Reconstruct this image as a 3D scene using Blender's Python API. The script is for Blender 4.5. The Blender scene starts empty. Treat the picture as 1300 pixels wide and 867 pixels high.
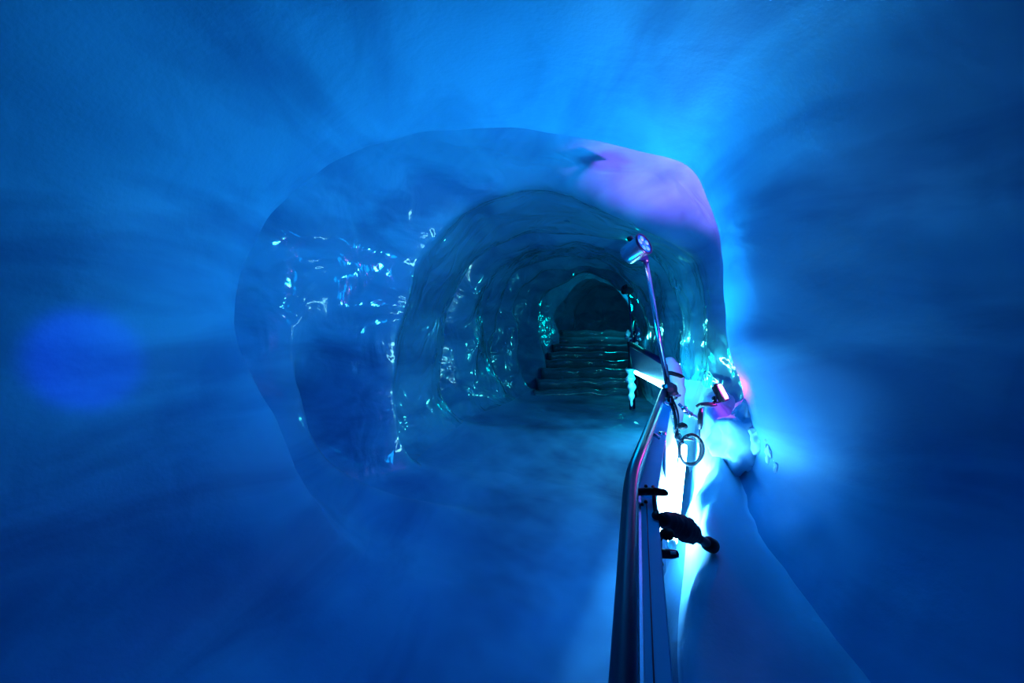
import bpy, bmesh, math, random
from mathutils import Vector, Matrix, noise, Quaternion
from mathutils.geometry import interpolate_bezier
random.seed(7)
sc = bpy.context.scene
C = sc.collection
F = 650.0; CX = 650.0; CY = 433.5; CAMZ = 1.6

def P(px, py, d):
    """world point seen at photo pixel (px, py) when it stands d metres in front of the viewpoint"""
    return Vector(((px - CX) / F * d, d, CAMZ - (py - CY) / F * d))

# ---------------------------------------------------------------- materials
def nt(name):
    m = bpy.data.materials.new(name); m.use_nodes = True
    t = m.node_tree
    return m, t, t.nodes['Principled BSDF']

def plain(name, col, rough=.5, metal=0., emit=None, estr=0., noise_amt=.0, nscale=30, coat=0., bump=0.):
    m, t, b = nt(name)
    b.inputs['Base Color'].default_value = (*col, 1)
    b.inputs['Roughness'].default_value = rough
    b.inputs['Metallic'].default_value = metal
    b.inputs['Coat Weight'].default_value = coat
    if emit:
        b.inputs['Emission Color'].default_value = (*emit, 1)
        b.inputs['Emission Strength'].default_value = estr
    tc = t.nodes.new('ShaderNodeTexCoord')
    n = t.nodes.new('ShaderNodeTexNoise'); n.inputs['Scale'].default_value = nscale
    n.inputs['Detail'].default_value = 4
    t.links.new(tc.outputs['Object'], n.inputs['Vector'])
    if noise_amt:
        mr = t.nodes.new('ShaderNodeMapRange')
        mr.inputs['To Min'].default_value = max(0, rough - noise_amt); mr.inputs['To Max'].default_value = min(1, rough + noise_amt)
        t.links.new(n.outputs['Fac'], mr.inputs['Value'])
        t.links.new(mr.outputs['Result'], b.inputs['Roughness'])
    if bump:
        bp = t.nodes.new('ShaderNodeBump'); bp.inputs['Strength'].default_value = bump
        bp.inputs['Distance'].default_value = .004
        t.links.new(n.outputs['Fac'], bp.inputs['Height']); t.links.new(bp.outputs['Normal'], b.inputs['Normal'])
    return m

def ice(name, base, alt, glossy_from=3.2, rough_near=.62, rough_far=.17, spec=.5, bump=.5, coatw=.5, path_tones=None):
    m, t, b = nt(name)
    N = t.nodes.new; L = t.links.new
    tc = N('ShaderNodeTexCoord')
    mp = N('ShaderNodeMapping'); mp.inputs['Scale'].default_value = (1.4, .42, 2.6)
    L(tc.outputs['Object'], mp.inputs['Vector'])
    n1 = N('ShaderNodeTexNoise'); n1.inputs['Scale'].default_value = 1.3; n1.inputs['Detail'].default_value = 5
    n1.inputs['Distortion'].default_value = .6
    L(mp.outputs['Vector'], n1.inputs['Vector'])
    cr = N('ShaderNodeValToRGB')
    cr.color_ramp.elements[0].position = .34; cr.color_ramp.elements[0].color = (*alt, 1)
    cr.color_ramp.elements[1].position = .56; cr.color_ramp.elements[1].color = (*base, 1)
    L(n1.outputs['Fac'], cr.inputs['Fac'])
    if path_tones:      # dirt patches, plus the floor's weak light put into a darker path colour
        cr2 = N('ShaderNodeValToRGB')
        cr2.color_ramp.elements[0].position = .34; cr2.color_ramp.elements[0].color = (*path_tones[1], 1)
        cr2.color_ramp.elements[1].position = .64; cr2.color_ramp.elements[1].color = (*path_tones[0], 1)
        mp2 = N('ShaderNodeMapping'); mp2.inputs['Scale'].default_value = (1.3, .9, 1.); mp2.inputs['Rotation'].default_value = (0, 0, .6)
        n3 = N('ShaderNodeTexNoise'); n3.inputs['Scale'].default_value = 1.1; n3.inputs['Detail'].default_value = 3; n3.inputs['Distortion'].default_value = .15
        L(tc.outputs['Object'], mp2.inputs['Vector']); L(mp2.outputs['Vector'], n3.inputs['Vector']); L(n3.outputs['Fac'], cr2.inputs['Fac'])
        at = N('ShaderNodeAttribute'); at.attribute_name = 'path_mask'
        mx = N('ShaderNodeMix'); mx.data_type = 'RGBA'
        L(at.outputs['Fac'], mx.inputs[0]); L(cr.outputs['Color'], mx.inputs[6]); L(cr2.outputs['Color'], mx.inputs[7])
        L(mx.outputs[2], b.inputs['Base Color'])
    else:
        L(cr.outputs['Color'], b.inputs['Base Color'])
    # frosty close to the entrance hall, wet and polished further in
    sp = N('ShaderNodeSeparateXYZ'); L(tc.outputs['Object'], sp.inputs['Vector'])
    mr = N('ShaderNodeMapRange'); mr.inputs['From Min'].default_value = glossy_from; mr.inputs['From Max'].default_value = glossy_from + 3.5
    mr.inputs['To Min'].default_value = rough_near; mr.inputs['To Max'].default_value = rough_far
    L(sp.outputs['Y'], mr.inputs['Value'])
    n2 = N('ShaderNodeTexNoise'); n2.inputs['Scale'].default_value = 3.5; n2.inputs['Detail'].default_value = 3
    L(tc.outputs['Object'], n2.inputs['Vector'])
    mm = N('ShaderNodeMath'); mm.operation = 'MULTIPLY_ADD'; mm.inputs[1].default_value = .25; 
    L(n2.outputs['Fac'], mm.inputs[0]); L(mr.outputs['Result'], mm.inputs[2])
    ms = N('ShaderNodeMath'); ms.operation = 'SUBTRACT'; ms.inputs[1].default_value = .1; ms.use_clamp = True
    L(mm.outputs[0], ms.inputs[0]); L(ms.outputs[0], b.inputs['Roughness'])
    b.inputs['IOR'].default_value = 1.31
    mc = N('ShaderNodeMapRange'); mc.inputs['From Min'].default_value = glossy_from - .1; mc.inputs['From Max'].default_value = glossy_from + 1.6
    mc.inputs['To Min'].default_value = 0; mc.inputs['To Max'].default_value = min(1, coatw * 2)
    L(sp.outputs['Y'], mc.inputs['Value']); L(mc.outputs['Result'], b.inputs['Coat Weight'])
    b.inputs['Coat Roughness'].default_value = .06; b.inputs['Coat IOR'].default_value = 1.45
    # scallops and fine grain
    v = N('ShaderNodeTexNoise'); v.inputs['Scale'].default_value = 2.6; v.inputs['Detail'].default_value = 2.5; v.inputs['Distortion'].default_value = .8
    L(tc.outputs['Object'], v.inputs['Vector'])
    g = N('ShaderNodeTexNoise'); g.inputs['Scale'].default_value = 60; g.inputs['Detail'].default_value = 3
    L(tc.outputs['Object'], g.inputs['Vector'])
    b1 = N('ShaderNodeBump'); b1.inputs['Strength'].default_value = bump; b1.inputs['Distance'].default_value = .12
    L(v.outputs['Fac'], b1.inputs['Height'])
    mb = N('ShaderNodeMapRange'); mb.inputs['From Min'].default_value = 2.2; mb.inputs['From Max'].default_value = 6.5
    mb.inputs['To Min'].default_value = bump * .22; mb.inputs['To Max'].default_value = bump
    L(sp.outputs['Y'], mb.inputs['Value']); L(mb.outputs['Result'], b1.inputs['Strength'])
    b2 = N('ShaderNodeBump'); b2.inputs['Strength'].default_value = .25; b2.inputs['Distance'].default_value = .004
    L(g.outputs['Fac'], b2.inputs['Height']); L(b1.outputs['Normal'], b2.inputs['Normal'])
    L(b2.outputs['Normal'], b.inputs['Normal'])
    L(b1.outputs['Normal'], b.inputs['Coat Normal'])
    return m

ICE = ice('blue_glacier_ice', (.055, .275, .51), (.03, .165, .36), bump=.5)
FLOOR_ICE = ice('darkened_floor_ice', (.055, .275, .51), (.03, .165, .36), path_tones=((.045, .22, .42), (.008, .05, .15)), rough_near=.75, rough_far=.5, glossy_from=6, coatw=.08, bump=.25)
SNOW = ice('packed_snow', (.28, .56, .74), (.20, .46, .68), rough_near=.8, rough_far=.6, coatw=.05, bump=.3)
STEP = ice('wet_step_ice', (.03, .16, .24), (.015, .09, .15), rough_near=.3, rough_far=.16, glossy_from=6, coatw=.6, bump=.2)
STEEL = plain('brushed_stainless_steel', (.46, .46, .55), .24, 1., noise_amt=.06, nscale=60)
DARKSTEEL = plain('dark_polished_steel', (.004, .006, .05), .30, .0, noise_amt=.01, nscale=50)
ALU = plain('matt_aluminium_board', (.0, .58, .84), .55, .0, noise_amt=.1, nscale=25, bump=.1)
WHITE = plain('white_enamel', (.82, .86, .9), .4, coat=.2)
PLASTIC = plain('pale_plastic_sheet', (.62, .80, .86), .35, coat=.4, bump=.6, nscale=14)
RUBBER = plain('black_rubber', (.004, .007, .014), .6, noise_amt=.15, bump=.3)
FOAM = plain('dark_padding_wrap', (.012, .028, .05), .8, noise_amt=.15, nscale=45, bump=1.)
BLACK = plain('black_plastic', (.012, .012, .02), .35, noise_amt=.1)
TUBE = plain('glowing_cool_tube', (.8, .9, 1), .3, emit=(.20, .66, 1.), estr=110)
TUBEFAR = plain('glowing_far_tube', (.8, .9, 1), .3, emit=(.22, .85, 1.), estr=34)
FLOODLENS = plain('glowing_magenta_lens', (.9, .8, 1), .3, emit=(1., .15, .7), estr=16)
BLUELENS = plain('blue_led_lens', (.02, .08, .5), .12, emit=(.0, .09, .95), estr=.75, coat=1.)
BLUELED = plain('blue_led_reflector', (.1, .3, .9), .2, emit=(.02, .30, 1.), estr=.9, coat=1.)
RING = plain('dark_blue_bezel', (.01, .012, .05), .3, .6)
ICICLE = plain('clear_icicle', (.45, .8, .9), .08, coat=1., bump=.5, nscale=20)

for _m, _v in ((ALU, .12), (DARKSTEEL, .25), (RUBBER, .25)):
    _m.node_tree.nodes['Principled BSDF'].inputs['Specular IOR Level'].default_value = _v

# ---------------------------------------------------------------- helpers
def link(name, bm, mat, parent=None, smooth=True, kind=None):
    me = bpy.data.meshes.new(name)
    bm.normal_update(); bm.to_mesh(me); bm.free()
    if smooth:
        for p in me.polygons: p.use_smooth = True
    me.materials.append(mat)
    o = bpy.data.objects.new(name, me); C.objects.link(o)
    if parent:
        o.parent = parent
        o.matrix_parent_inverse = Matrix.Translation(-parent.location)
    if kind: o['kind'] = kind
    return o

def thing(name, label, cat, loc=(0, 0, 0), group=None):
    o = bpy.data.objects.new(name, None); C.objects.link(o)
    o.location = loc; o.empty_display_size = .1
    o['label'] = label; o['category'] = cat
    if group: o['group'] = group
    return o

def frames(path):
    T = []
    n = len(path)
    for i in range(n):
        a = path[max(i - 1, 0)]; b = path[min(i + 1, n - 1)]
        T.append((b - a).normalized())
    up = Vector((0, 0, 1)) if abs(T[0].z) < .9 else Vector((1, 0, 0))
    U = (up - T[0] * up.dot(T[0])).normalized()
    out = []
    for t in T:
        U = (U - t * U.dot(t)).normalized()
        out.append((t, U, t.cross(U)))
    return out

def tube(bm, path, radii, seg=20, cap=True, shape=None):
    path = [Vector(p) for p in path]
    if not hasattr(radii, '__len__'): radii = [radii] * len(path)
    rings = []
    for p, r, (t, u, w) in zip(path, radii, frames(path)):
        ring = []
        for k in range(seg):
            a = 2 * math.pi * k / seg
            ca, sa = math.cos(a), math.sin(a)
            if shape: ca, sa = shape(a)
            ring.append(bm.verts.new(p + (u * ca + w * sa) * r))
        rings.append(ring)
    for a, b in zip(rings, rings[1:]):
        for k in range(seg):
            bm.faces.new((a[k], a[(k + 1) % seg], b[(k + 1) % seg], b[k]))
    if cap:
        bm.faces.new(rings[0][::-1]); bm.faces.new(rings[-1])
    bmesh.ops.recalc_face_normals(bm, faces=bm.faces)

def spline(pts, n=10):
    """Catmull-Rom through pts"""
    pts = [Vector(p) for p in pts]
    out = []
    for i in range(len(pts) - 1):
        p0 = pts[max(i - 1, 0)]; p1 = pts[i]; p2 = pts[i + 1]; p3 = pts[min(i + 2, len(pts) - 1)]
        for k in range(n):
            t = k / n
            out.append(.5 * ((2 * p1) + (p2 - p0) * t + (2 * p0 - 5 * p1 + 4 * p2 - p3) * t * t + (3 * p1 - p0 - 3 * p2 + p3) * t ** 3))
    out.append(pts[-1])
    return out

def bent(pts, r, n=6):
    """polyline with rounded corners of length r"""
    pts = [Vector(p) for p in pts]
    out = [pts[0]]
    for i in range(1, len(pts) - 1):
        a = (pts[i - 1] - pts[i]); b = (pts[i + 1] - pts[i])
        ra = min(r, a.length * .45); rb = min(r, b.length * .45)
        A = pts[i] + a.normalized() * ra; B = pts[i] + b.normalized() * rb
        for k in range(n + 1):
            t = k / n
            out.append(A * (1 - t) ** 2 + pts[i] * 2 * t * (1 - t) + B * t * t)
    out.append(pts[-1])
    return out

def ribbon(bm, path, side, w, th, bev=.0):
    """flat bar swept along path; side = width direction (vector or list), th = thickness"""
    path = [Vector(p) for p in path]; rings = []
    for i, (p, (t, u, v)) in enumerate(zip(path, frames(path))):
        s = Vector(side[i]) if isinstance(side, list) else Vector(side)
        s = (s - t * s.dot(t)).normalized(); nrm = s.cross(t).normalized()
        ww = w[i] if isinstance(w, list) else w
        c = min(th * .3, bev)
        pr = [(-ww/2, -th/2 + c), (-ww/2 + c, -th/2), (ww/2 - c, -th/2), (ww/2, -th/2 + c), (ww/2, th/2 - c), (ww/2 - c, th/2), (-ww/2 + c, th/2), (-ww/2, th/2 - c)]
        rings.append([bm.verts.new(p + s * a + nrm * b) for a, b in pr])
    for a, b in zip(rings, rings[1:]):
        for k in range(8): bm.faces.new((a[k], a[(k + 1) % 8], b[(k + 1) % 8], b[k]))
    bm.faces.new(rings[0][::-1]); bm.faces.new(rings[-1])
    bmesh.ops.recalc_face_normals(bm, faces=bm.faces)

# ---------------------------------------------------------------- the tunnel
def px(y, pts): return (y, [(P(a, b, y).x, P(a, b, y).z) for a, b in pts])
RINGS = [
 (-4.0, [(.40,.30),(.45,.55),(.95,.45),(1.45,.9),(2.1,1.6),(1.9,2.5),(1.1,3.0),(0,3.0),(-1.0,2.8),(-1.7,2.35),(-1.9,1.65),(-1.8,.95),(-1.2,.3),(0,0),(.28,.02)]),
 (0.3,  [(.40,.30),(.45,.56),(.95,.46),(1.75,.85),(2.05,1.6),(1.85,2.45),(1.1,2.95),(0,2.98),(-1.0,2.75),(-1.65,2.3),(-1.85,1.65),(-1.8,1.0),(-1.2,.32),(0,0),(.28,.04)]),
 (1.0,  [(.40,.45),(.44,.66),(.93,.55),(1.55,.88),(1.78,1.6),(1.65,2.35),(1.0,2.85),(0,2.9),(-.98,2.7),(-1.6,2.27),(-1.8,1.65),(-1.76,1.0),(-1.15,.32),(0,.03),(.31,.06)]),
 (1.5,  [(.50,.52),(.55,.755),(1.03,.63),(1.40,.95),(1.58,1.6),(1.46,2.26),(.92,2.76),(0,2.85),(-.95,2.65),(-1.53,2.25),(-1.73,1.65),(-1.68,1.0),(-1.08,.32),(0,.06),(.38,.08)]),
 (2.0,  [(.65,.52),(.77,.83),(1.04,.73),(1.26,1.05),(1.38,1.6),(1.29,2.2),(.86,2.67),(0,2.80),(-.9,2.65),(-1.43,2.25),(-1.63,1.65),(-1.58,1.0),(-1.0,.32),(0,.10),(.46,.11)]),
 px(2.45, [(876,640),(909,620),(948,642),(976,585),(955,435),(935,270),(870,175),(650,120),(430,165),(290,270),(236,415),(275,545),(400,740),(650,825),(800,820)]),
 px(2.8, [(880,630),(914,575),(934,592),(956,560),(925,430),(910,285),(858,205),(650,163),(455,190),(345,280),(297,395),(338,515),(450,700),(650,760),(815,762)]),
 px(2.95,[(882,620),(908,545),(934,560),(950,530),(935,430),(921,280),(868,195),(650,155),(440,180),(320,272),(272,395),(318,515),(455,690),(650,745),(825,745)]),
 px(3.3, [(880,600),(900,508),(938,532),(952,490),(944,400),(928,270),(870,188),(650,150),(436,180),(300,272),(248,395),(300,520),(460,670),(650,712),(840,708)]),
 px(3.85,[(876,600),(893,505),(925,500),(935,470),(925,395),(908,290),(850,225),(670,190),(490,205),(400,290),(372,395),(378,500),(440,600),(650,665),(832,665)]),
 px(4.1, [(876,600),(890,508),(915,495),(922,466),(914,395),(898,305),(842,245),(680,208),(530,224),(440,305),(410,410),(364,508),(440,620),(650,648),(828,648)]),
 px(4.6, [(872,585),(885,520),(892,490),(897,460),(896,400),(886,338),(835,297),(700,243),(600,262),(535,330),(508,420),(500,500),(530,590),(650,618),(822,618)]),
 px(4.9, [(870,578),(884,515),(892,485),(898,455),(897,395),(886,330),(832,293),(700,250),(606,264),(544,332),(514,415),(486,505),(525,580),(650,603),(820,603)]),
 px(6.2, [(855,540),(862,505),(864,480),(865,450),(864,400),(845,345),(790,305),(700,296),(640,308),(595,345),(567,400),(560,470),(585,532),(680,548),(815,548)]),
 px(6.6, [(853,536),(862,503),(864,478),(864,448),(860,395),(842,338),(785,296),(700,285),(630,296),(578,335),(548,400),(545,470),(585,528),(680,541),(812,541)]),
 px(7.0, [(845,528),(852,500),(855,470),(855,440),(850,395),(830,350),(782,316),(705,305),(650,315),(605,345),(585,400),(588,470),(612,520),(690,530),(808,530)]),
 px(8.3, [(822,508),(824,490),(824,470),(823,440),(818,408),(804,368),(778,340),(735,328),(688,334),(650,352),(628,398),(632,460),(652,503),(720,511),(802,511)]),
 px(8.75, [(821,508),(824,490),(824,468),(823,436),(818,402),(803,360),(776,332),(734,319),(682,325),(640,344),(614,398),(620,460),(650,500),(720,508),(800,508)]),
 px(9.5, [(818,502),(819,485),(819,465),(818,435),(814,405),(800,370),(774,346),(735,337),(698,345),(668,365),(655,400),(658,450),(672,493),(730,500),(798,501)]),
 px(9.95, [(817,500),(819,485),(819,465),(818,435),(814,401),(799,364),(772,340),(734,331),(692,338),(658,358),(643,400),(650,450),(672,490),(730,497),(798,497)]),
 px(10.8,[(813,490),(814,475),(814,460),(813,430),(808,404),(796,374),(775,356),(745,349),(715,358),(694,376),(684,402),(686,440),(698,474),(740,480),(796,482)]),
 px(11.25,[(813,486),(814,475),(814,460),(813,430),(808,400),(796,369),(774,350),(744,343),(708,351),(682,370),(672,402),(676,440),(694,470),(740,476),(796,476)]),
 px(12.4,[(810,458),(811,450),(811,440),(809,420),(804,400),(794,378),(777,362),(755,356),(732,364),(716,380),(708,400),(708,425),(716,446),(745,452),(796,455)]),
 px(12.95,[(810,450),(811,446),(811,436),(809,416),(804,396),(794,372),(776,354),(753,348),(726,356),(706,374),(697,400),(698,425),(712,440),(745,446),(796,448)]),
 px(14.6,[(805,436),(806,432),(806,425),(803,412),(799,398),(790,382),(778,372),(762,368),(748,374),(738,384),(732,400),(732,418),(738,430),(755,436),(794,436)]),
]
for _i, (_y, _p) in enumerate(RINGS):     # hollows behind each lip
    _k = {6.6: 1.05, 8.75: 1.16, 9.95: 1.10, 11.25: 1.12, 12.95: 1.12}.get(_y)
    if _k:
        _cx = sum(q[0] for q in _p) / 15; _cz = sum(q[1] for q in _p) / 15
        RINGS[_i] = (_y, [(_cx + (x - _cx) * _k, _cz + (z - _cz) * _k) if 4 <= n <= 12 else (x, z) for n, (x, z) in enumerate(_p)])
for _i, (_y, _p) in enumerate(RINGS):     # near hall widened around the viewer so its walls fall darker
    _k = {1.5: (1.07, 1.08), 1.0: (1.18, 1.18), .3: (1.32, 1.3), -4.0: (1.35, 1.3)}.get(_y)
    if _k:
        RINGS[_i] = (_y, [(x * (_k[0] if x > 0 else _k[1]), 1.6 + (z - 1.6) * (1 + (_k[0] - 1) * .6)) if 4 <= n <= 11 else (x, z) for n, (x, z) in enumerate(_p)])
NCP = 15; SUB = 14
def loop(pts):
    out = []
    for i in range(NCP):
        p0, p1, p2, p3 = (Vector(pts[(i + k) % NCP]) for k in (-1, 0, 1, 2))
        for k in range(SUB):
            t = k / SUB
            # tightened Catmull-Rom: tangent .42
            s = .42
            m1 = (p2 - p0) * s; m2 = (p3 - p1) * s
            out.append((2*t**3 - 3*t*t + 1) * p1 + (t**3 - 2*t*t + t) * m1 + (-2*t**3 + 3*t*t) * p2 + (t**3 - t*t) * m2)
    return out
LOOPS = [(y, loop(p)) for y, p in RINGS]
ys = [r[0] for r in RINGS]
def pchip(vals):
    n = len(ys); h = [ys[i+1]-ys[i] for i in range(n-1)]
    d = [(vals[i+1]-vals[i]) / h[i] for i in range(n-1)]
    m = [d[0]] + [0 if d[i-1]*d[i] <= 0 else (h[i-1]+h[i])*3 / ((2*h[i]+h[i-1])/d[i-1] + (h[i]+2*h[i-1])/d[i]) for i in range(1, n-1)] + [d[-1]]
    return h, m
samples = []
for i in range(len(ys) - 1):
    n = max(3, int((ys[i+1]-ys[i]) / (.055 if ys[i] > .2 else .25)))
    n = min(n, 40)
    for k in range(n): samples.append((i, k / n))
samples.append((len(ys) - 2, 1.0))
NL = NCP * SUB
cols = []
for j in range(NL):
    comp = []
    for c in (0, 1):
        v = [L[1][j][c] for L in LOOPS]
        h, m = pchip(v)
        comp.append([(2*t**3-3*t*t+1)*v[i] + (t**3-2*t*t+t)*h[i]*m[i] + (-2*t**3+3*t*t)*v[i+1] + (t**3-t*t)*h[i]*m[i+1] for i, t in samples])
    cols.append(comp)
grid = []
for s, (i, t) in enumerate(samples):
    y = ys[i] * (1 - t) + ys[i+1] * t
    cx = sum(cols[j][0][s] for j in range(NL)) / NL; cz = sum(cols[j][1][s] for j in range(NL)) / NL
    row = []
    for j in range(NL):
        x = cols[j][0][s]; z = cols[j][1][s]
        u = j / SUB
        r = Vector((x - cx, 0, z - cz)); rl = r.length; r.normalize()
        fl_ = max(0, min(1, (u - 11.0) / 1.6)); fl_ = fl_ * fl_ * (3 - 2 * fl_)
        if u < .5: fl_ = 1 - u * 2
        a = .035 - .013 * fl_
        q = Vector((x * .9, y * .35, z * 1.3))
        dsp = a * noise.fractal(q * 1.5, 1., 2., 3)
        far = min(1, max(0, (y - 4.0) / 4))
        if True:
            v = noise.noise(Vector((x * 1.9, y * 1.6, z * 1.6)) + Vector((3, 7, 1)))
            dsp += (1 - fl_) * (far * .13 * v + far * .03 * noise.noise(Vector((x * 3.1, y * 2.0, z * 2.2))))
            dsp += fl_ * .02 * noise.noise(Vector((x * 2.2, y * 1.2, 4)))
        if .3 <= u <= 2.6:   # crumbly snow on the bank
            dsp += .03 * noise.fractal(Vector((x * 5, y * 4, z * 5)), 1., 2., 3)
        # melted scoops in the left wall close to the viewer
        p = Vector((x, y, z)) + r * dsp
        row.append(p)
    grid.append(row)
NS = len(grid)
# normals of the whole surface, so the separate pieces shade as one
nrm = [[None] * NL for _ in range(NS)]
for s in range(NS):
    for j in range(NL):
        a = grid[min(s+1, NS-1)][j] - grid[max(s-1, 0)][j]
        b = grid[s][(j+1) % NL] - grid[s][(j-1) % NL]
        n = a.cross(b)
        nrm[s][j] = n.normalized() if n.length > 1e-12 else Vector((0, -1, 0))
# make sure they point inwards
cen = Vector((0, grid[10][0].y, 1.5))
flip = -1 if nrm[10][int(7 * SUB)].dot(cen - grid[10][int(7 * SUB)]) < 0 else 1

def shell(name, u0, u1, mat, label=None):
    j0 = int(round(u0 * SUB)); j1 = int(round(u1 * SUB))
    verts = []; ns = []; faces = []
    w = j1 - j0 + 1
    for s in range(NS):
        for j in range(j0, j1 + 1):
            verts.append(grid[s][j % NL]); ns.append(nrm[s][j % NL] * flip)
    for s in range(NS - 1):
        for j in range(w - 1):
            q = [s*w+j, s*w+j+1, (s+1)*w+j+1, (s+1)*w+j]
            faces.append(q if flip < 0 else q[::-1])
    me = bpy.data.meshes.new(name); me.from_pydata(verts, [], faces)
    # orientation check against the wanted normals
    me.update()
    p = me.polygons[len(me.polygons) // 2]
    if p.normal.dot(ns[p.vertices[0]]) < 0:
        me.flip_normals(); me.update()
    for p in me.polygons: p.use_smooth = True
    me.normals_split_custom_set_from_vertices(ns)
    me.materials.append(mat)
    if name in ('floor', 'wall_left'):
        at = me.attributes.new('path_mask', 'FLOAT', 'POINT')
        for k in range(len(verts)):
            u = (j0 + k % w) / SUB
            q = max(0, min(1, (u - 12.1) / 1.1)) if name == 'floor' else max(0, min(1, (u - 12.1) / 1.1))
            at.data[k].value = q * q * (3 - 2 * q)
    o = bpy.data.objects.new(name, me); C.objects.link(o); o['kind'] = 'structure'
    if label: o['label'] = label
    return o
shell('wall_right', 2, 5.5, ICE)
shell('ceiling', 5.5, 8.5, ICE)
shell('wall_left', 8.5, 12.1, ICE)
shell('floor', 12.1, 15, FLOOR_ICE)
bank = shell('snow_bank', 0, 2, SNOW)
bank['label'] = 'ridge of packed snow between the railing and the right ice wall'
# far end of the tunnel, where it bends out of sight
bm = bmesh.new()
prev = [bm.verts.new(p) for p in grid[-1]]
cc = sum(grid[-1], Vector()) / NL
for f, dy in ((.85, .25), (.6, .5), (.3, .62), (.08, .66)):
    ring = [bm.verts.new(cc + (p - cc) * f + Vector((0, dy + .15 * noise.noise(p * 1.7 + Vector((f * 3, 0, 0))), 0))) for p in grid[-1]]
    for j in range(NL): bm.faces.new((prev[j], prev[(j+1) % NL], ring[(j+1) % NL], ring[j]))
    prev = ring
bm.faces.new(prev)
bmesh.ops.recalc_face_normals(bm, faces=bm.faces)
link('wall_end', bm, ICE, kind='structure')
# the closed end behind the viewer
bm = bmesh.new()
bm.faces.new([bm.verts.new(p) for p in grid[0]])
link('wall_entrance', bm, ICE, kind='structure')

# ---------------------------------------------------------------- stairs cut in the ice
st = thing('ice_staircase', 'flight of wet ice steps climbing into the dark far end of the tunnel', 'stairs', P(755, 500, 9.7))
for k in range(8):
    y0 = 9.3 + .5 * k; z = .72 + .165 * k
    xl = P(702 + 4 * k, 0, y0).x - .35; xr = P(803, 0, y0).x + .12
    bm = bmesh.new(); n = 30; prof = [(.05, -.34), (.015, -.13), (.0, -.075), (.012, -.035), (.05, -.008), (.13, .004), (.3, -.004), (.5, .0), (.66, .01), (.70, -.34)]
    rows = []
    for i in range(n + 1):
        x = xl + (xr - xl) * i / n
        w = .12 * noise.noise(Vector((x * 1.6, y0, 1))); h = .05 * noise.noise(Vector((x * 3, y0, 7)))
        rows.append([bm.verts.new((x, y0 + a + (w if a < .3 else 0), z + b + (h if b > -.2 else 0))) for a, b in prof])
    for a, b in zip(rows, rows[1:]):
        for i in range(len(prof)): bm.faces.new((a[i], b[i], b[(i+1) % len(prof)], a[(i+1) % len(prof)]))
    bm.faces.new(rows[0]); bm.faces.new(rows[-1][::-1])
    bmesh.ops.recalc_face_normals(bm, faces=bm.faces)
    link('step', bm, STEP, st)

# ---------------------------------------------------------------- near railing
A0 = P(770, 1150, .55); A = P(790, 867, .88); B = P(801, 606, 1.66); D = P(843, 497, 3.55)
ext = A + (A - B).normalized() * 1.5
rail = thing('guard_railing', 'long steel guard railing in the foreground with round handrail and flat board', 'railing', (P(850, 500, 3.6).x, 3.6, .35))
path = bent([ext, A, B, D], .16, 8)
bm = bmesh.new(); tube(bm, path, .0235, 28); link('handrail', bm, DARKSTEEL, rail)
# flat board beside and just below the tube
b0 = P(830, 867, .92); b1 = P(820.5, 636, 1.66); b1b = P(820.5, 632, 1.68); b2 = P(847, 512, 3.50)
e0 = b0 + (b0 - b1).normalized() * 1.5
bm = bmesh.new(); ribbon(bm, [e0, b0, b1], (1, 0, -.12), .066, .022, .004)
link('board', bm, ALU, rail, smooth=False)
bm = bmesh.new(); ribbon(bm, [b1b, P(829, 590, 2.0), b2], (1, 0, -.18), [.066, .064, .060], .022, .004)
link('board', bm, ALU, rail, smooth=False)
# groove trim and edge lip along the board
bm = bmesh.new(); off = Vector((-.022, 0, .0145))
ribbon(bm, [e0 + off, b0 + off, b1 + off], (1, 0, -.12), .009, .007, .001)
link('edge_lip', bm, STEEL, rail, smooth=False)
bm = bmesh.new(); off = Vector((.0, 0, .0115))
ribbon(bm, [e0 + off, b0 + off, b1 + off + (b0-b1)*.06], (1, 0, -.12), .003, .003, .0005)
link('groove', bm, DARKSTEEL, rail, smooth=False)
for q in ((818, 622, 1.74), (817, 645, 1.62), (812, 651, 1.60)):
    c = P(*q); c = b0 + (b1 - b0) * ((c.y - b0.y) / (b1.y - b0.y)) + Vector(((q[0]-818)/F*1.6, 0, .012))
    bm = bmesh.new(); tube(bm, [c, c + Vector((0, 0, .004)), c + Vector((0, 0, .008))], [.006, .006, .004], 12)
    link('bolt', bm, BLACK, rail)
# added sheet, unseen under the board, keeps tube light off the floor
bm = bmesh.new(); rows = []
for i in range(13):
    t = i / 12; c = b1b.lerp(b2, t) + Vector((-.012, 0, -.014))
    zb = .62 + .12 * t
    rows.append([bm.verts.new(c), bm.verts.new(c + Vector((.006, 0, 0))), bm.verts.new(Vector((c.x + .006, c.y, zb))), bm.verts.new(Vector((c.x, c.y, zb)))])
for a, b in zip(rows, rows[1:]):
    for k in range(4): bm.faces.new((a[k], a[(k+1) % 4], b[(k+1) % 4], b[k]))
bm.faces.new(rows[0]); bm.faces.new(rows[-1][::-1])
bmesh.ops.recalc_face_normals(bm, faces=bm.faces)
link('tube_baffle', bm, ALU, rail, smooth=False)
# posts under the railing, standing on the ice
for (q, dx) in ((D, .03), (A, .05), (B + (D - B) * .45, .05)):
    x, y = q.x + dx, q.y
    bm = bmesh.new(); tube(bm, [(x, y, .0 if y < 1 else .05), (x, y, q.z - .045)], .018, 16); link('post', bm, STEEL, rail)
# short spacers that join tube and board
for f in (.35, .8):
    a = B + (D - B) * f; bm = bmesh.new(); tube(bm, [a, a + Vector((.05, 0, -.03))], .008, 10); link('spacer', bm, STEEL, rail)
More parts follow.
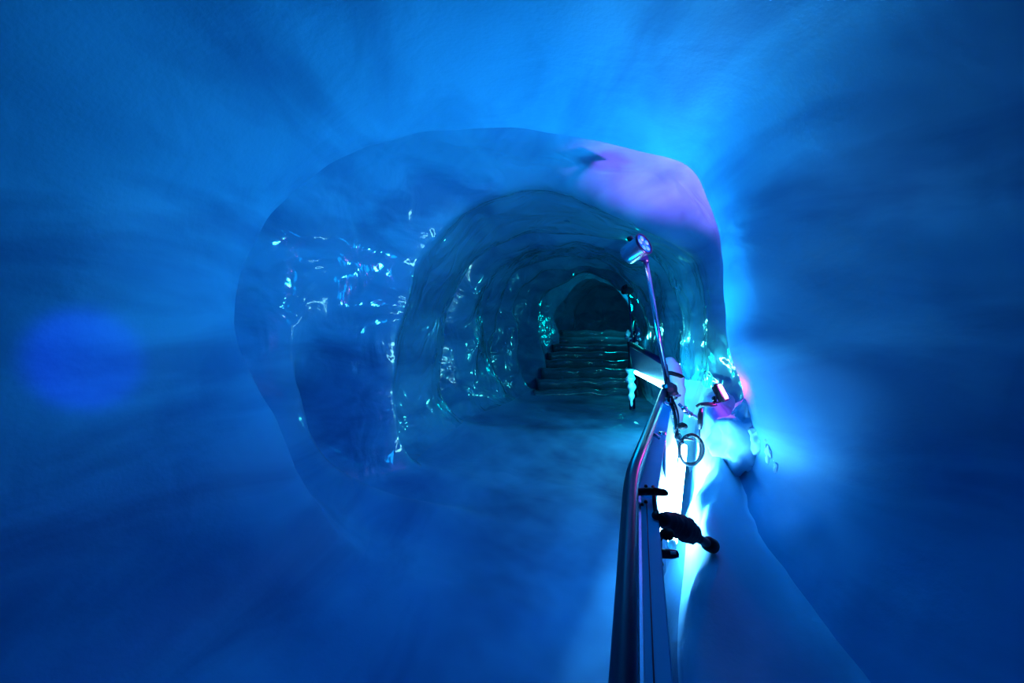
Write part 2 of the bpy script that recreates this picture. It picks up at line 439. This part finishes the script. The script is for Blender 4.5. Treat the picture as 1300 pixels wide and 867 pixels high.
# black rubber strap over the joint of the boards
s0 = P(801, 631, 1.62) + Vector((0, 0, .012)); s1 = P(848, 631, 1.64) + Vector((0, 0, .012))
bm = bmesh.new(); n = 14; pth = []; wd = []
for i in range(n + 1):
    t = i / n; pth.append(s0 + (s1 - s0) * t + Vector((0, 0, .006 * math.sin(t * math.pi))))
    wd.append(.030 if t < .8 else .030 * math.sqrt(max(.02, 1 - ((t - .8) / .2) ** 2)))
ribbon(bm, pth, (0, .7, -.7), wd, .016, .005); link('rubber_strap', bm, RUBBER, rail)
# lower strap with a hole
s0 = P(833, 702, 1.42); s1 = P(860, 704, 1.46)
bm = bmesh.new(); pth = []; wd = []
for i in range(15):
    t = i / 14; pth.append(s0 + (s1 - s0) * t); wd.append(.032 if t < .75 else .032 * math.sqrt(max(.02, 1 - ((t - .75) / .25) ** 2)))
ribbon(bm, pth, (0, .7, -.7), wd, .018, .005); o = link('rubber_strap', bm, RUBBER, rail)
c = P(854.5, 702.5, 1.43); bm = bmesh.new(); tube(bm, [c + Vector((-.008, 0, .002)), c + Vector((.008, 0, .002))], [.0045, .0045], 10); link('buckle', bm, WHITE, o)
# ball knob
bm = bmesh.new(); bmesh.ops.create_icosphere(bm, subdivisions=3, radius=.020)
for v in bm.verts: v.co = Vector((v.co.x * 1.1, v.co.y, v.co.z * .85)) * (1 + .06 * noise.noise(v.co * 80)) + P(847, 678, 1.52)
link('knob', bm, RUBBER, rail)
# cable running along the board's right edge down to the straps
bm = bmesh.new(); tube(bm, spline([P(829, 618, 1.72), P(831, 640, 1.6), P(834, 665, 1.52), P(836, 690, 1.47), P(838, 712, 1.42), P(839, 726, 1.38)], 6), [.006]*31, 8)
link('strap_cord', bm, RUBBER, rail)
for k, (a, b) in enumerate(((831, 622), (833, 650), (836, 655), (834, 668), (837, 683), (836, 697), (838, 716))):
    c = P(a, b, 1.6 - .002 * (b - 630)); bm = bmesh.new()
    tube(bm, [c + Vector((math.cos(t) * .007, -.004, math.sin(t) * .007)) for t in [i * math.pi / 5 for i in range(11)]], .0022, 6, cap=False)
    link('cord_loop', bm, RUBBER, rail)

# padded brace from the railing to the snow bank
br = thing('padded_brace', 'dark wrapped brace arm reaching from the railing to the snow bank', 'brace', P(902, 690, 1.9))
a = P(834, 655, 1.52); b = P(906, 694, 1.92)
def lerp(t, dx=0, dz=0): return a.lerp(b, t) + Vector((dx, 0, dz))
bm = bmesh.new(); tube(bm, [lerp(-.02), lerp(1.0)], .012, 14); link('arm', bm, BLACK, br)
bm = bmesh.new(); pts = []; rr = []
for i in range(30):
    t = i / 29; pts.append(lerp(.08 + .58 * t, 0, .006 * math.sin(t * 3.1)))
    rr.append((.019 + .020 * math.sin(math.pi * min(1, t * 1.02)) ** .8 * (.7 + .5 * t)) * (1 + .08 * math.sin(i * 1.9)) * (1 if t < .86 else max(.5, 1 - (t - .86) * 3)))
tube(bm, pts, rr, 20)
for v in bm.verts: v.co += Vector((1, 1, 1)) * .004 * noise.noise(v.co * 55)
link('padding', bm, FOAM, br)
bm = bmesh.new(); tube(bm, [lerp(.64), lerp(.7), lerp(.86)], [.017, .0165, .0155], 16); link('sleeve', bm, FOAM, br)
bm = bmesh.new(); tube(bm, [lerp(.85), lerp(.87), lerp(.97), lerp(1.0)], [.018, .026, .027, .020], 18); link('end_cap', bm, RUBBER, br)

# ---------------------------------------------------------------- tube lights
def tube_light(name, label, a, b, r, mat, hous=None):
    t = thing(name, label, 'lamp', (a + b) / 2, None)
    d = (b - a).normalized()
    bm = bmesh.new(); pts = [a + d * s for s in (0, .004, .012, .02)] + [b - d * s for s in (.02, .012, .004, 0)]
    tube(bm, pts, [r*.3, r*.75, r*.96, r, r, r*.96, r*.75, r*.3], 20); link('glass_tube', bm, mat, t)
    for p, s in ((a, 1), (b, -1)):
        bm = bmesh.new(); tube(bm, [p - d * s * .03, p + d * s * .004], r * .8, 16); link('end_cap', bm, WHITE, t)
    return t
ta = P(868.5, 567, 3.3); tb = P(853.5, 688, 2.12)
tl = tube_light('tube_light', 'glowing white tube lamp beside the near railing board', ta, tb, .0205, TUBE)
# white backing plate beneath the tube, sloping up to the board
bm = bmesh.new()
pl = [(P(849.5, 515, 3.52), P(857, 553, 3.45)), (P(843, 560, 2.80), P(860.5, 572, 3.25)), (P(836, 605, 2.3), P(857, 615, 2.80)), (P(830, 650, 1.98), P(851, 662, 2.42)), (P(832.5, 668, 1.90), P(849, 685, 2.32))]
top = [[bm.verts.new(u), bm.verts.new(v)] for u, v in pl]
bot = [[bm.verts.new(u - Vector((0, 0, .012))), bm.verts.new(v - Vector((0, 0, .012)))] for u, v in pl]
for i in range(4):
    bm.faces.new((top[i][0], top[i][1], top[i+1][1], top[i+1][0])); bm.faces.new((bot[i][0], bot[i+1][0], bot[i+1][1], bot[i][1]))
    bm.faces.new((top[i][0], top[i+1][0], bot[i+1][0], bot[i][0])); bm.faces.new((top[i][1], bot[i][1], bot[i+1][1], top[i+1][1]))
bm.faces.new((top[0][0], bot[0][0], bot[0][1], top[0][1])); bm.faces.new((top[4][0], top[4][1], bot[4][1], bot[4][0]))
bmesh.ops.recalc_face_normals(bm, faces=bm.faces)
link('backing_plate', bm, WHITE, tl, smooth=False)
for f in (.08, .9):
    c = ta.lerp(tb, f); bm = bmesh.new(); tube(bm, [c + Vector((0, 0, -.0)), c + Vector((-.035, -.01, -.02))], .004, 8); link('holder', bm, WHITE, tl)

# ---------------------------------------------------------------- lamps on poles
def pole_lamp(label, base, top, head_front, aim, hr, hl, group=None, lit=True, pr=.0185, polemat=STEEL):
    t = thing('pole_lamp', label, 'lamp', base)
    bm = bmesh.new(); tube(bm, [base, top], pr, 18); link('pole', bm, polemat, t)
    aim = Vector(aim).normalized()
    f = Vector(head_front); bk = f - aim * hl
    bm = bmesh.new()
    tube(bm, [bk, bk + aim * .006, bk + aim * .02, bk + aim * hl * .45, f - aim * .012, f], [hr * .55, hr * .8, hr * .93, hr * .96, hr, hr], 32)
    h = link('lamp_head', bm, STEEL if lit else BLACK, t)
    bm = bmesh.new()
    rg = []
    u = aim.orthogonal().normalized(); w = aim.cross(u)
    for (r, d) in ((hr, -.01), (hr * 1.07, -.006), (hr * 1.07, .006), (hr * .9, .006), (hr * .9, -.002)):
        rg.append([bm.verts.new(f + aim * d + (u * math.cos(k * math.pi / 18) + w * math.sin(k * math.pi / 18)) * r) for k in range(36)])
    for p, q in zip(rg, rg[1:]):
        for k in range(36): bm.faces.new((p[k], p[(k+1) % 36], q[(k+1) % 36], q[k]))
    bmesh.ops.recalc_face_normals(bm, faces=bm.faces)
    link('bezel', bm, RING, h)
    bm = bmesh.new()
    tube(bm, [f - aim * .003, f + aim * .0015], hr * .92, 32); link('lens', bm, BLUELENS if lit else BLACK, h)
    if lit:
        for k in range(5):
            a = k * 2 * math.pi / 5 + .4
            c = f + aim * .002 + (u * math.cos(a) + w * math.sin(a)) * hr * .55
            bm = bmesh.new(); bmesh.ops.create_uvsphere(bm, u_segments=16, v_segments=10, radius=hr * .27)
            q = aim.to_track_quat('Z', 'Y')
            for v in bm.verts: v.co = q @ Vector((v.co.x, v.co.y, v.co.z * .25)) + c
            link('led', bm, BLUELED, h)
    # clip and wing screw
    mid = (bk + f) / 2
    bm = bmesh.new(); tube(bm, [Vector(top) + Vector((0, 0, -.03)), Vector(top), mid - Vector((0, 0, hr * .55))], [pr * 1.5, pr * 1.5, pr * 1.2], 12)
    link('clip', bm, DARKSTEEL, t)
    bm = bmesh.new(); k0 = mid + Vector((-hr * .35, 0, hr * .9)); tube(bm, [k0, k0 + Vector((-.006, 0, .02)), k0 + Vector((-.008, 0, .028))], [hr*.28, hr*.3, hr*.2], 12); link('screw_knob', bm, BLACK, h)
    return t
hf = P(817.5, 309.5, 3.42)
pl1 = pole_lamp('round metal spotlight with blue lens on a tall thin pole rising from the near railing',
    P(848, 492, 3.56), P(819, 327, 3.50), hf, (.60, -.66, .40), .074, .165)
# clamp knob at the base of the pole
cl = P(849, 494, 3.50)
def lump(name, c, sx, sy, sz, mat, parent, amp=.15, fr=30):
    bm = bmesh.new(); bmesh.ops.create_icosphere(bm, subdivisions=3, radius=1)
    for v in bm.verts:
        n = 1 + amp * noise.noise(v.co * 2.3 + Vector(c) * fr)
        v.co = Vector((v.co.x * sx, v.co.y * sy, v.co.z * sz)) * n + Vector(c)
    return link(name, bm, mat, parent)
bm = bmesh.new(); tube(bm, [cl + Vector((-.035, 0, 0)), cl + Vector((-.02, 0, .0)), cl + Vector((.02, 0, 0)), cl + Vector((.05, 0, .0))], [.03, .046, .046, .03], 10, shape=None)
link('clamp', bm, BLACK, pl1, smooth=False)
lump('clamp_block', cl + Vector((.018, -.02, -.035)), .042, .03, .036, BLACK, pl1, .25)
bm = bmesh.new(); tube(bm, [P(851, 502, 3.46), P(864, 502, 3.46)], .009, 10); link('clamp_screw', bm, FLOODLENS if False else plain('pink_glint_steel', (.6, .3, .5), .3, 1.), pl1)  # magenta glint put into the screw's own colour
bm = bmesh.new(); tube(bm, spline([P(843, 463, 3.6), P(846, 464, 3.58), P(848, 480, 3.55), P(850, 488, 3.5)], 5), .009, 8); link('lock_lever', bm, BLACK, pl1)

pl2 = pole_lamp('small dark spotlight on a short thin pole at the far railing, seen against the stairs',
    P(803, 432, 6.7), P(798, 374, 6.7), P(792.5, 368, 6.6), (-.7, -.45, .05), .055, .13, lit=False, pr=.010, polemat=DARKSTEEL)

# ---------------------------------------------------------------- magenta floodlight on the ice ledge
fl = thing('flood_light', 'small square floodlight glowing magenta in the niche above the snow bank', 'lamp', P(905, 512, 3.0))
fc = P(918, 497, 3.0)
fn = Vector((.60, -.55, .45)).normalized()           # lens axis
fu = Vector((0,0,1)).cross(fn).normalized(); fv = fn.cross(fu)
def slab(name, c, n, u, v, hw, hh, th, mat, parent, bev=.2):
    bm = bmesh.new(); bmesh.ops.create_cube(bm, size=1)
    bmesh.ops.bevel(bm, geom=bm.edges[:], offset=.08, segments=2, affect='EDGES')
    for w in bm.verts: w.co = Vector(c) + u * w.co.x * hw * 2 + v * w.co.y * hh * 2 + n * w.co.z * th
    return link(name, bm, mat, parent, smooth=False)
hs = slab('housing', fc - fn * .014, fn, fu, fv, .032, .056, .022, BLACK, fl)
slab('lens', fc + fn * .001, fn, fu, fv, .020, .046, .006, FLOODLENS, hs)
for k in range(5): slab('cooling_fin', fc - fn * .034 + fu * (k - 2) * .011, fn, fu, fv, .002, .048, .018, BLACK, hs)
bm = bmesh.new(); e = fc - fn * .03
tube(bm, bent([e + fu * .035, e + fu * .04 - Vector((0, 0, .05)), e - fu * .04 - Vector((0, 0, .05)), e - fu * .035], .01, 4), .005, 8); link('bracket', bm, BLACK, fl)
lump('cable_entry', P(907, 506, 3.02), .016, .014, .016, BLACK, fl)
bm = bmesh.new(); tube(bm, spline([P(909, 506, 3.02), P(905, 512, 2.99), P(898, 512, 2.98), P(889, 513, 2.99), P(884, 516, 3.0)], 6), .008, 8); link('lead', bm, BLACK, fl)
lump('foot', P(900, 514, 2.98), .05, .03, .012, BLACK, fl, .1)

# ---------------------------------------------------------------- cables in the gully
cb = thing('coiled_cable', 'black cable coiled in a hanging loop between the tube lamp and the snow bank', 'cable', P(882, 590, 2.9))
bm = bmesh.new(); pts = []
c = P(877, 571, 2.9)
for i in range(66):
    a = math.radians(115 - i * 9.2); r = .070 + .006 * math.sin(i * .31)
    pts.append(c + Vector((math.cos(a) * r * .95, .02 * math.sin(i * .2), math.sin(a) * r * 1.12)))
tube(bm, pts, .0095, 10); link('loop', bm, RUBBER, cb)
bm = bmesh.new(); tube(bm, spline([P(889, 562, 2.88), P(888, 550, 2.88), P(889, 540, 2.88), P(890, 530, 2.9)], 6), .0035, 8); link('lead', bm, RUBBER, cb)
bm = bmesh.new(); tube(bm, [P(889, 545, 2.88), P(889, 538, 2.88), P(889, 527, 2.88), P(890, 519, 2.9)], [.009, .016, .016, .010], 12); link('plug', bm, BLACK, cb)

cn = thing('cable_connector', 'grey inline cable connector with glints beside the cable coil', 'cable', P(876, 528, 2.95))
bm = bmesh.new(); tube(bm, spline([P(862, 513, 3.0), P(868, 519, 2.97), P(873, 524, 2.95), P(879, 527, 2.94), P(889, 532, 2.9)], 6), [.009 + .007 * math.exp(-((i - 12) / 4) ** 2) for i in range(25)], 12); link('sleeve', bm, STEEL, cn)
for q in ((869, 519, 2.93), (876, 526, 2.92)): lump('nut', P(*q), .018, .016, .016, STEEL, cn, .2)

ch = thing('cable_bundle', 'tangle of dark cables and ties hanging down behind the pole clamp', 'cable', P(853, 545, 3.2))
bm = bmesh.new(); tube(bm, spline([P(850, 505, 3.48), P(855, 520, 3.3), P(858, 536, 3.15), P(860, 552, 3.05), P(866, 562, 2.86)], 8), .011, 10); link('cable', bm, RUBBER, ch)
bm = bmesh.new(); tube(bm, spline([P(853, 505, 3.46), P(860, 522, 3.25), P(861, 540, 3.1), P(858, 556, 3.0), P(872, 557, 2.9), P(881, 559, 2.9)], 8), .007, 10); link('cable', bm, BLACK, ch)
for k in range(9):
    q = P(852 + k * 1.1 + random.uniform(-1, 1.5), 509 + k * 5.6, 3.40 - k * .045)
    bm = bmesh.new(); n_ = Vector((random.uniform(-1, 1), random.uniform(-1, 1), random.uniform(-.3, 1))).normalized(); u = n_.orthogonal().normalized(); w = n_.cross(u)
    tube(bm, [q + (u * math.cos(t) + w * math.sin(t)) * .018 for t in [i * math.pi / 6 for i in range(13)]], .004, 6, cap=False); link('tie', bm, BLACK if k % 3 else STEEL, ch)
lump('junction', P(866, 541, 3.0), .032, .02, .02, RUBBER, ch, .3)

# ---------------------------------------------------------------- pale padded bundle behind the pole
bg = thing('plastic_bundle', 'pale plastic-wrapped roll with a black strap standing behind the pole foot', 'bundle', P(857, 535, 3.75))
bm = bmesh.new()
pts = [P(846, 464, 3.85), P(849, 462, 3.84), P(854, 466, 3.82), P(859, 477, 3.8), P(861, 493, 3.78), P(860, 512, 3.75), P(858, 535, 3.72)]
pp = spline(pts, 8); nn = len(pp)
tube(bm, pp, [.05 * min(1, .35 + i * .12) * (1 + .05 * math.sin(i * .8)) for i in range(nn)], 20)
for v in bm.verts: v.co += Vector((1, .5, .6)) * .01 * noise.noise(v.co * 18)
link('wrapping', bm, PLASTIC, bg)
bm = bmesh.new(); cst = P(859.5, 478, 3.80)
tube(bm, spline([P(847, 474, 3.74), P(851, 473.5, 3.72), P(857, 475, 3.71), P(863, 477, 3.74), P(867, 479.5, 3.80)], 5), .0155, 10); link('strap', bm, RUBBER, bg)

sh = thing('snow_clump', 'bright crumbly clump of snow under the floodlight against the right wall', 'snow', P(945, 600, 2.75))
def crumbly(name, c, sx, sy, sz, sub=4):
    bm = bmesh.new(); bmesh.ops.create_icosphere(bm, subdivisions=sub, radius=1)
    for v in bm.verts:
        n = 1 + .3 * noise.fractal(v.co * 1.6 + Vector(c) * 9, .8, 2., 5) + .06 * noise.noise(v.co * 7)
        v.co = Vector((v.co.x * sx, v.co.y * sy, v.co.z * sz)) * n + Vector(c)
    return link(name, bm, SNOW, sh)
crumbly('mound', P(944, 563, 2.78), .16, .15, .17)
crumbly('mound', P(950, 536, 2.76), .085, .08, .12)
crumbly('mound', P(967, 558, 2.60), .055, .06, .085)
crumbly('crumb', P(981, 574, 2.45), .03, .035, .065, 4)
crumbly('crumb', P(989, 595, 2.385), .022, .025, .04, 4)
crumbly('crumb', P(997, 611, 2.33), .014, .02, .026, 4)
crumbly('crumb', P(1002, 622, 2.30), .009, .012, .014, 3)
for k in range(14):
    crumbly('crumb', P(972 + k * 2.0 + random.uniform(-7, 9), 545 + k * 5 + random.uniform(-6, 6), 2.50 - k * .0105), *[random.uniform(.005, .013) for _ in range(3)], 2)
# ---------------------------------------------------------------- far railing with its lamp
fr = thing('guard_railing', 'short far railing section with dark top bar and grey panel, behind the pole', 'railing', P(820, 540, 5.2))
f0 = P(848, 463, 4.0); f1 = P(800, 436, 6.55)
bm = bmesh.new(); tube(bm, [f0, f1], [.026, .028], 16); link('handrail', bm, DARKSTEEL, fr)
PANEL = plain('grey_blue_panel', (.06, .18, .27), .45, .2, noise_amt=.1)
bm = bmesh.new()
q = [P(848, 466, 4.0), P(799, 440, 6.5), P(803, 468, 6.4), P(848, 493, 3.98)]
va = [bm.verts.new(p) for p in q]; vb = [bm.verts.new(p + Vector((.014, .01, 0))) for p in q]
bm.faces.new(va); bm.faces.new(vb[::-1])
for i in range(4): bm.faces.new((va[i], vb[i], vb[(i+1) % 4], va[(i+1) % 4]))
bmesh.ops.recalc_face_normals(bm, faces=bm.faces)
link('panel', bm, PANEL, fr, smooth=False)
bm = bmesh.new(); tube(bm, [P(798.5, 434, 6.55), P(802, 470, 6.5)], .026, 14); link('post', bm, BLACK, fr)
bm = bmesh.new(); tube(bm, [P(799.5, 452, 6.6), P(801, 520, 6.6)], .02, 14); link('post', bm, DARKSTEEL, fr)
bm = bmesh.new(); tube(bm, [P(846, 465, 4.0), P(846, 492, 4.0), P(846, 660, 4.0)], .018, 14); link('post', bm, STEEL, fr)
t2 = tube_light('tube_light', 'glowing white tube lamp under the far railing panel', P(842, 490, 4.05), P(807, 472.5, 6.2), .022, TUBEFAR)

# continuing rail up the stairs
sr = thing('stair_railing', 'dark railing posts and clips at the foot of the icy stairs', 'railing', P(806, 505, 7.2))
bm = bmesh.new(); tube(bm, [P(800, 438, 6.9), P(803, 425, 7.6), P(806, 408, 9.5)], .022, 12); link('handrail', bm, DARKSTEEL, sr)
for (a_, b_, d_) in ((805, 420, 7.6), (807, 412, 9.2)):
    bm = bmesh.new(); tube(bm, [P(a_, b_, d_), P(a_, 433.5 + 1.05 / d_ * F, d_)], .018, 12); link('post', bm, DARKSTEEL, sr)
for k, (a_, b_, sx, sz) in enumerate(((797, 424, .03, .05), (811, 422, .03, .07), (800, 433, .025, .05), (813, 430, .055, .03), (808, 436, .025, .025), (795, 428, .02, .03))):
    lump('clip', P(a_, b_, 7.2), sx, .03, sz, STEEL if k % 2 else PLASTIC, sr, .5, 9)

# icicles hanging by the far post
ic = thing('icicle', 'clear icicle hanging from the end of the far railing post', 'icicle', P(801, 470, 6.45))
bm = bmesh.new(); tube(bm, spline([P(801.5, 468, 6.42), P(800, 480, 6.42), P(802, 492, 6.42), P(801, 506, 6.42), P(801.5, 516, 6.42)], 8),
    [.055 * (1 - (i / 33) ** 1.6) * (1 + .3 * math.sin(i * .9)) + .004 for i in range(33)], 14)
for v in bm.verts: v.co += Vector((1, .3, 0)) * .02 * noise.noise(v.co * 9)
link('shaft', bm, ICICLE, ic)

# ---------------------------------------------------------------- lights
def light(name, typ, loc, col, power, size=.1, aim=None, spot=None, blend=.6):
    l = bpy.data.lights.new(name, typ); l.color = col; l.energy = power
    if typ in ('POINT', 'SPOT'): l.shadow_soft_size = size
    if typ == 'AREA': l.size = size
    if spot: l.spot_size = math.radians(spot); l.spot_blend = blend
    o = bpy.data.objects.new(name, l); C.objects.link(o); o.location = loc
    if aim is not None:
        o.rotation_euler = (Vector(aim) - Vector(loc)).to_track_quat('-Z', 'Y').to_euler()
    return o
BLUE = (.0, .40, 1.)
light('cave_fill', 'POINT', (.30, 2.35, 2.1), (0, .34, 1.), 4, .15)  # added fill without a fixture, brightens ceiling and near walls
light('cave_fill', 'POINT', (.70, 3.5, 1.55), (0, .34, 1.), 11, .1)  # added fill hanging in mid-air, lights the section behind the first arch
light('flood_magenta', 'SPOT', fc + fn * .03, (1., .14, .60), 600, .03, aim=P(876, 272, 3.5), spot=50, blend=.8)
light('flood_magenta_spill', 'POINT', fc + fn * .035, (1., .04, .7), 4, .02)
light('gully_fill', 'SPOT', P(869, 500, 3.0), (.03, .58, 1.), 190, .06, aim=P(869, 500, 3.0) + Vector((-.75, -.2, 1.0)), spot=140, blend=.9)  # added upward light with no fixture, brightens left wall and ceiling
light('wall_spot', 'SPOT', (.7, -.6, 2.0), (.03, .02, 1.), 300, .04, aim=P(112, 455, 1.95), spot=7, blend=.5)
light('stair_light', 'POINT', P(808, 425, 8.6) , (.05, .9, .92), 9, .04)
light('stair_light', 'POINT', P(785, 392, 12.0) , (.0, .9, .95), 9, .08)  # extra light with no fixture, added to brighten the far end
light('tunnel_fill', 'POINT', P(825, 470, 6.0), (.0, .88, .95), 18, .15)  # added fill by the far tube, lifts the teal section

w = bpy.data.worlds.new('world'); sc.world = w; w.use_nodes = True
w.node_tree.nodes['Background'].inputs[0].default_value = (0, .002, .01, 1)

cam = bpy.data.cameras.new('camera'); co = bpy.data.objects.new('camera', cam); C.objects.link(co)
cam.sensor_width = 36; cam.lens = 36 * F / 1300; co.location = (0, 0, CAMZ); co.rotation_euler = (math.pi / 2, 0, 0)
cam.clip_start = .02
sc.camera = co
vs = sc.view_settings; vs.view_transform = 'Standard'; vs.look = 'None'; vs.gamma = 1; vs.use_curve_mapping = False
vs.exposure = .3
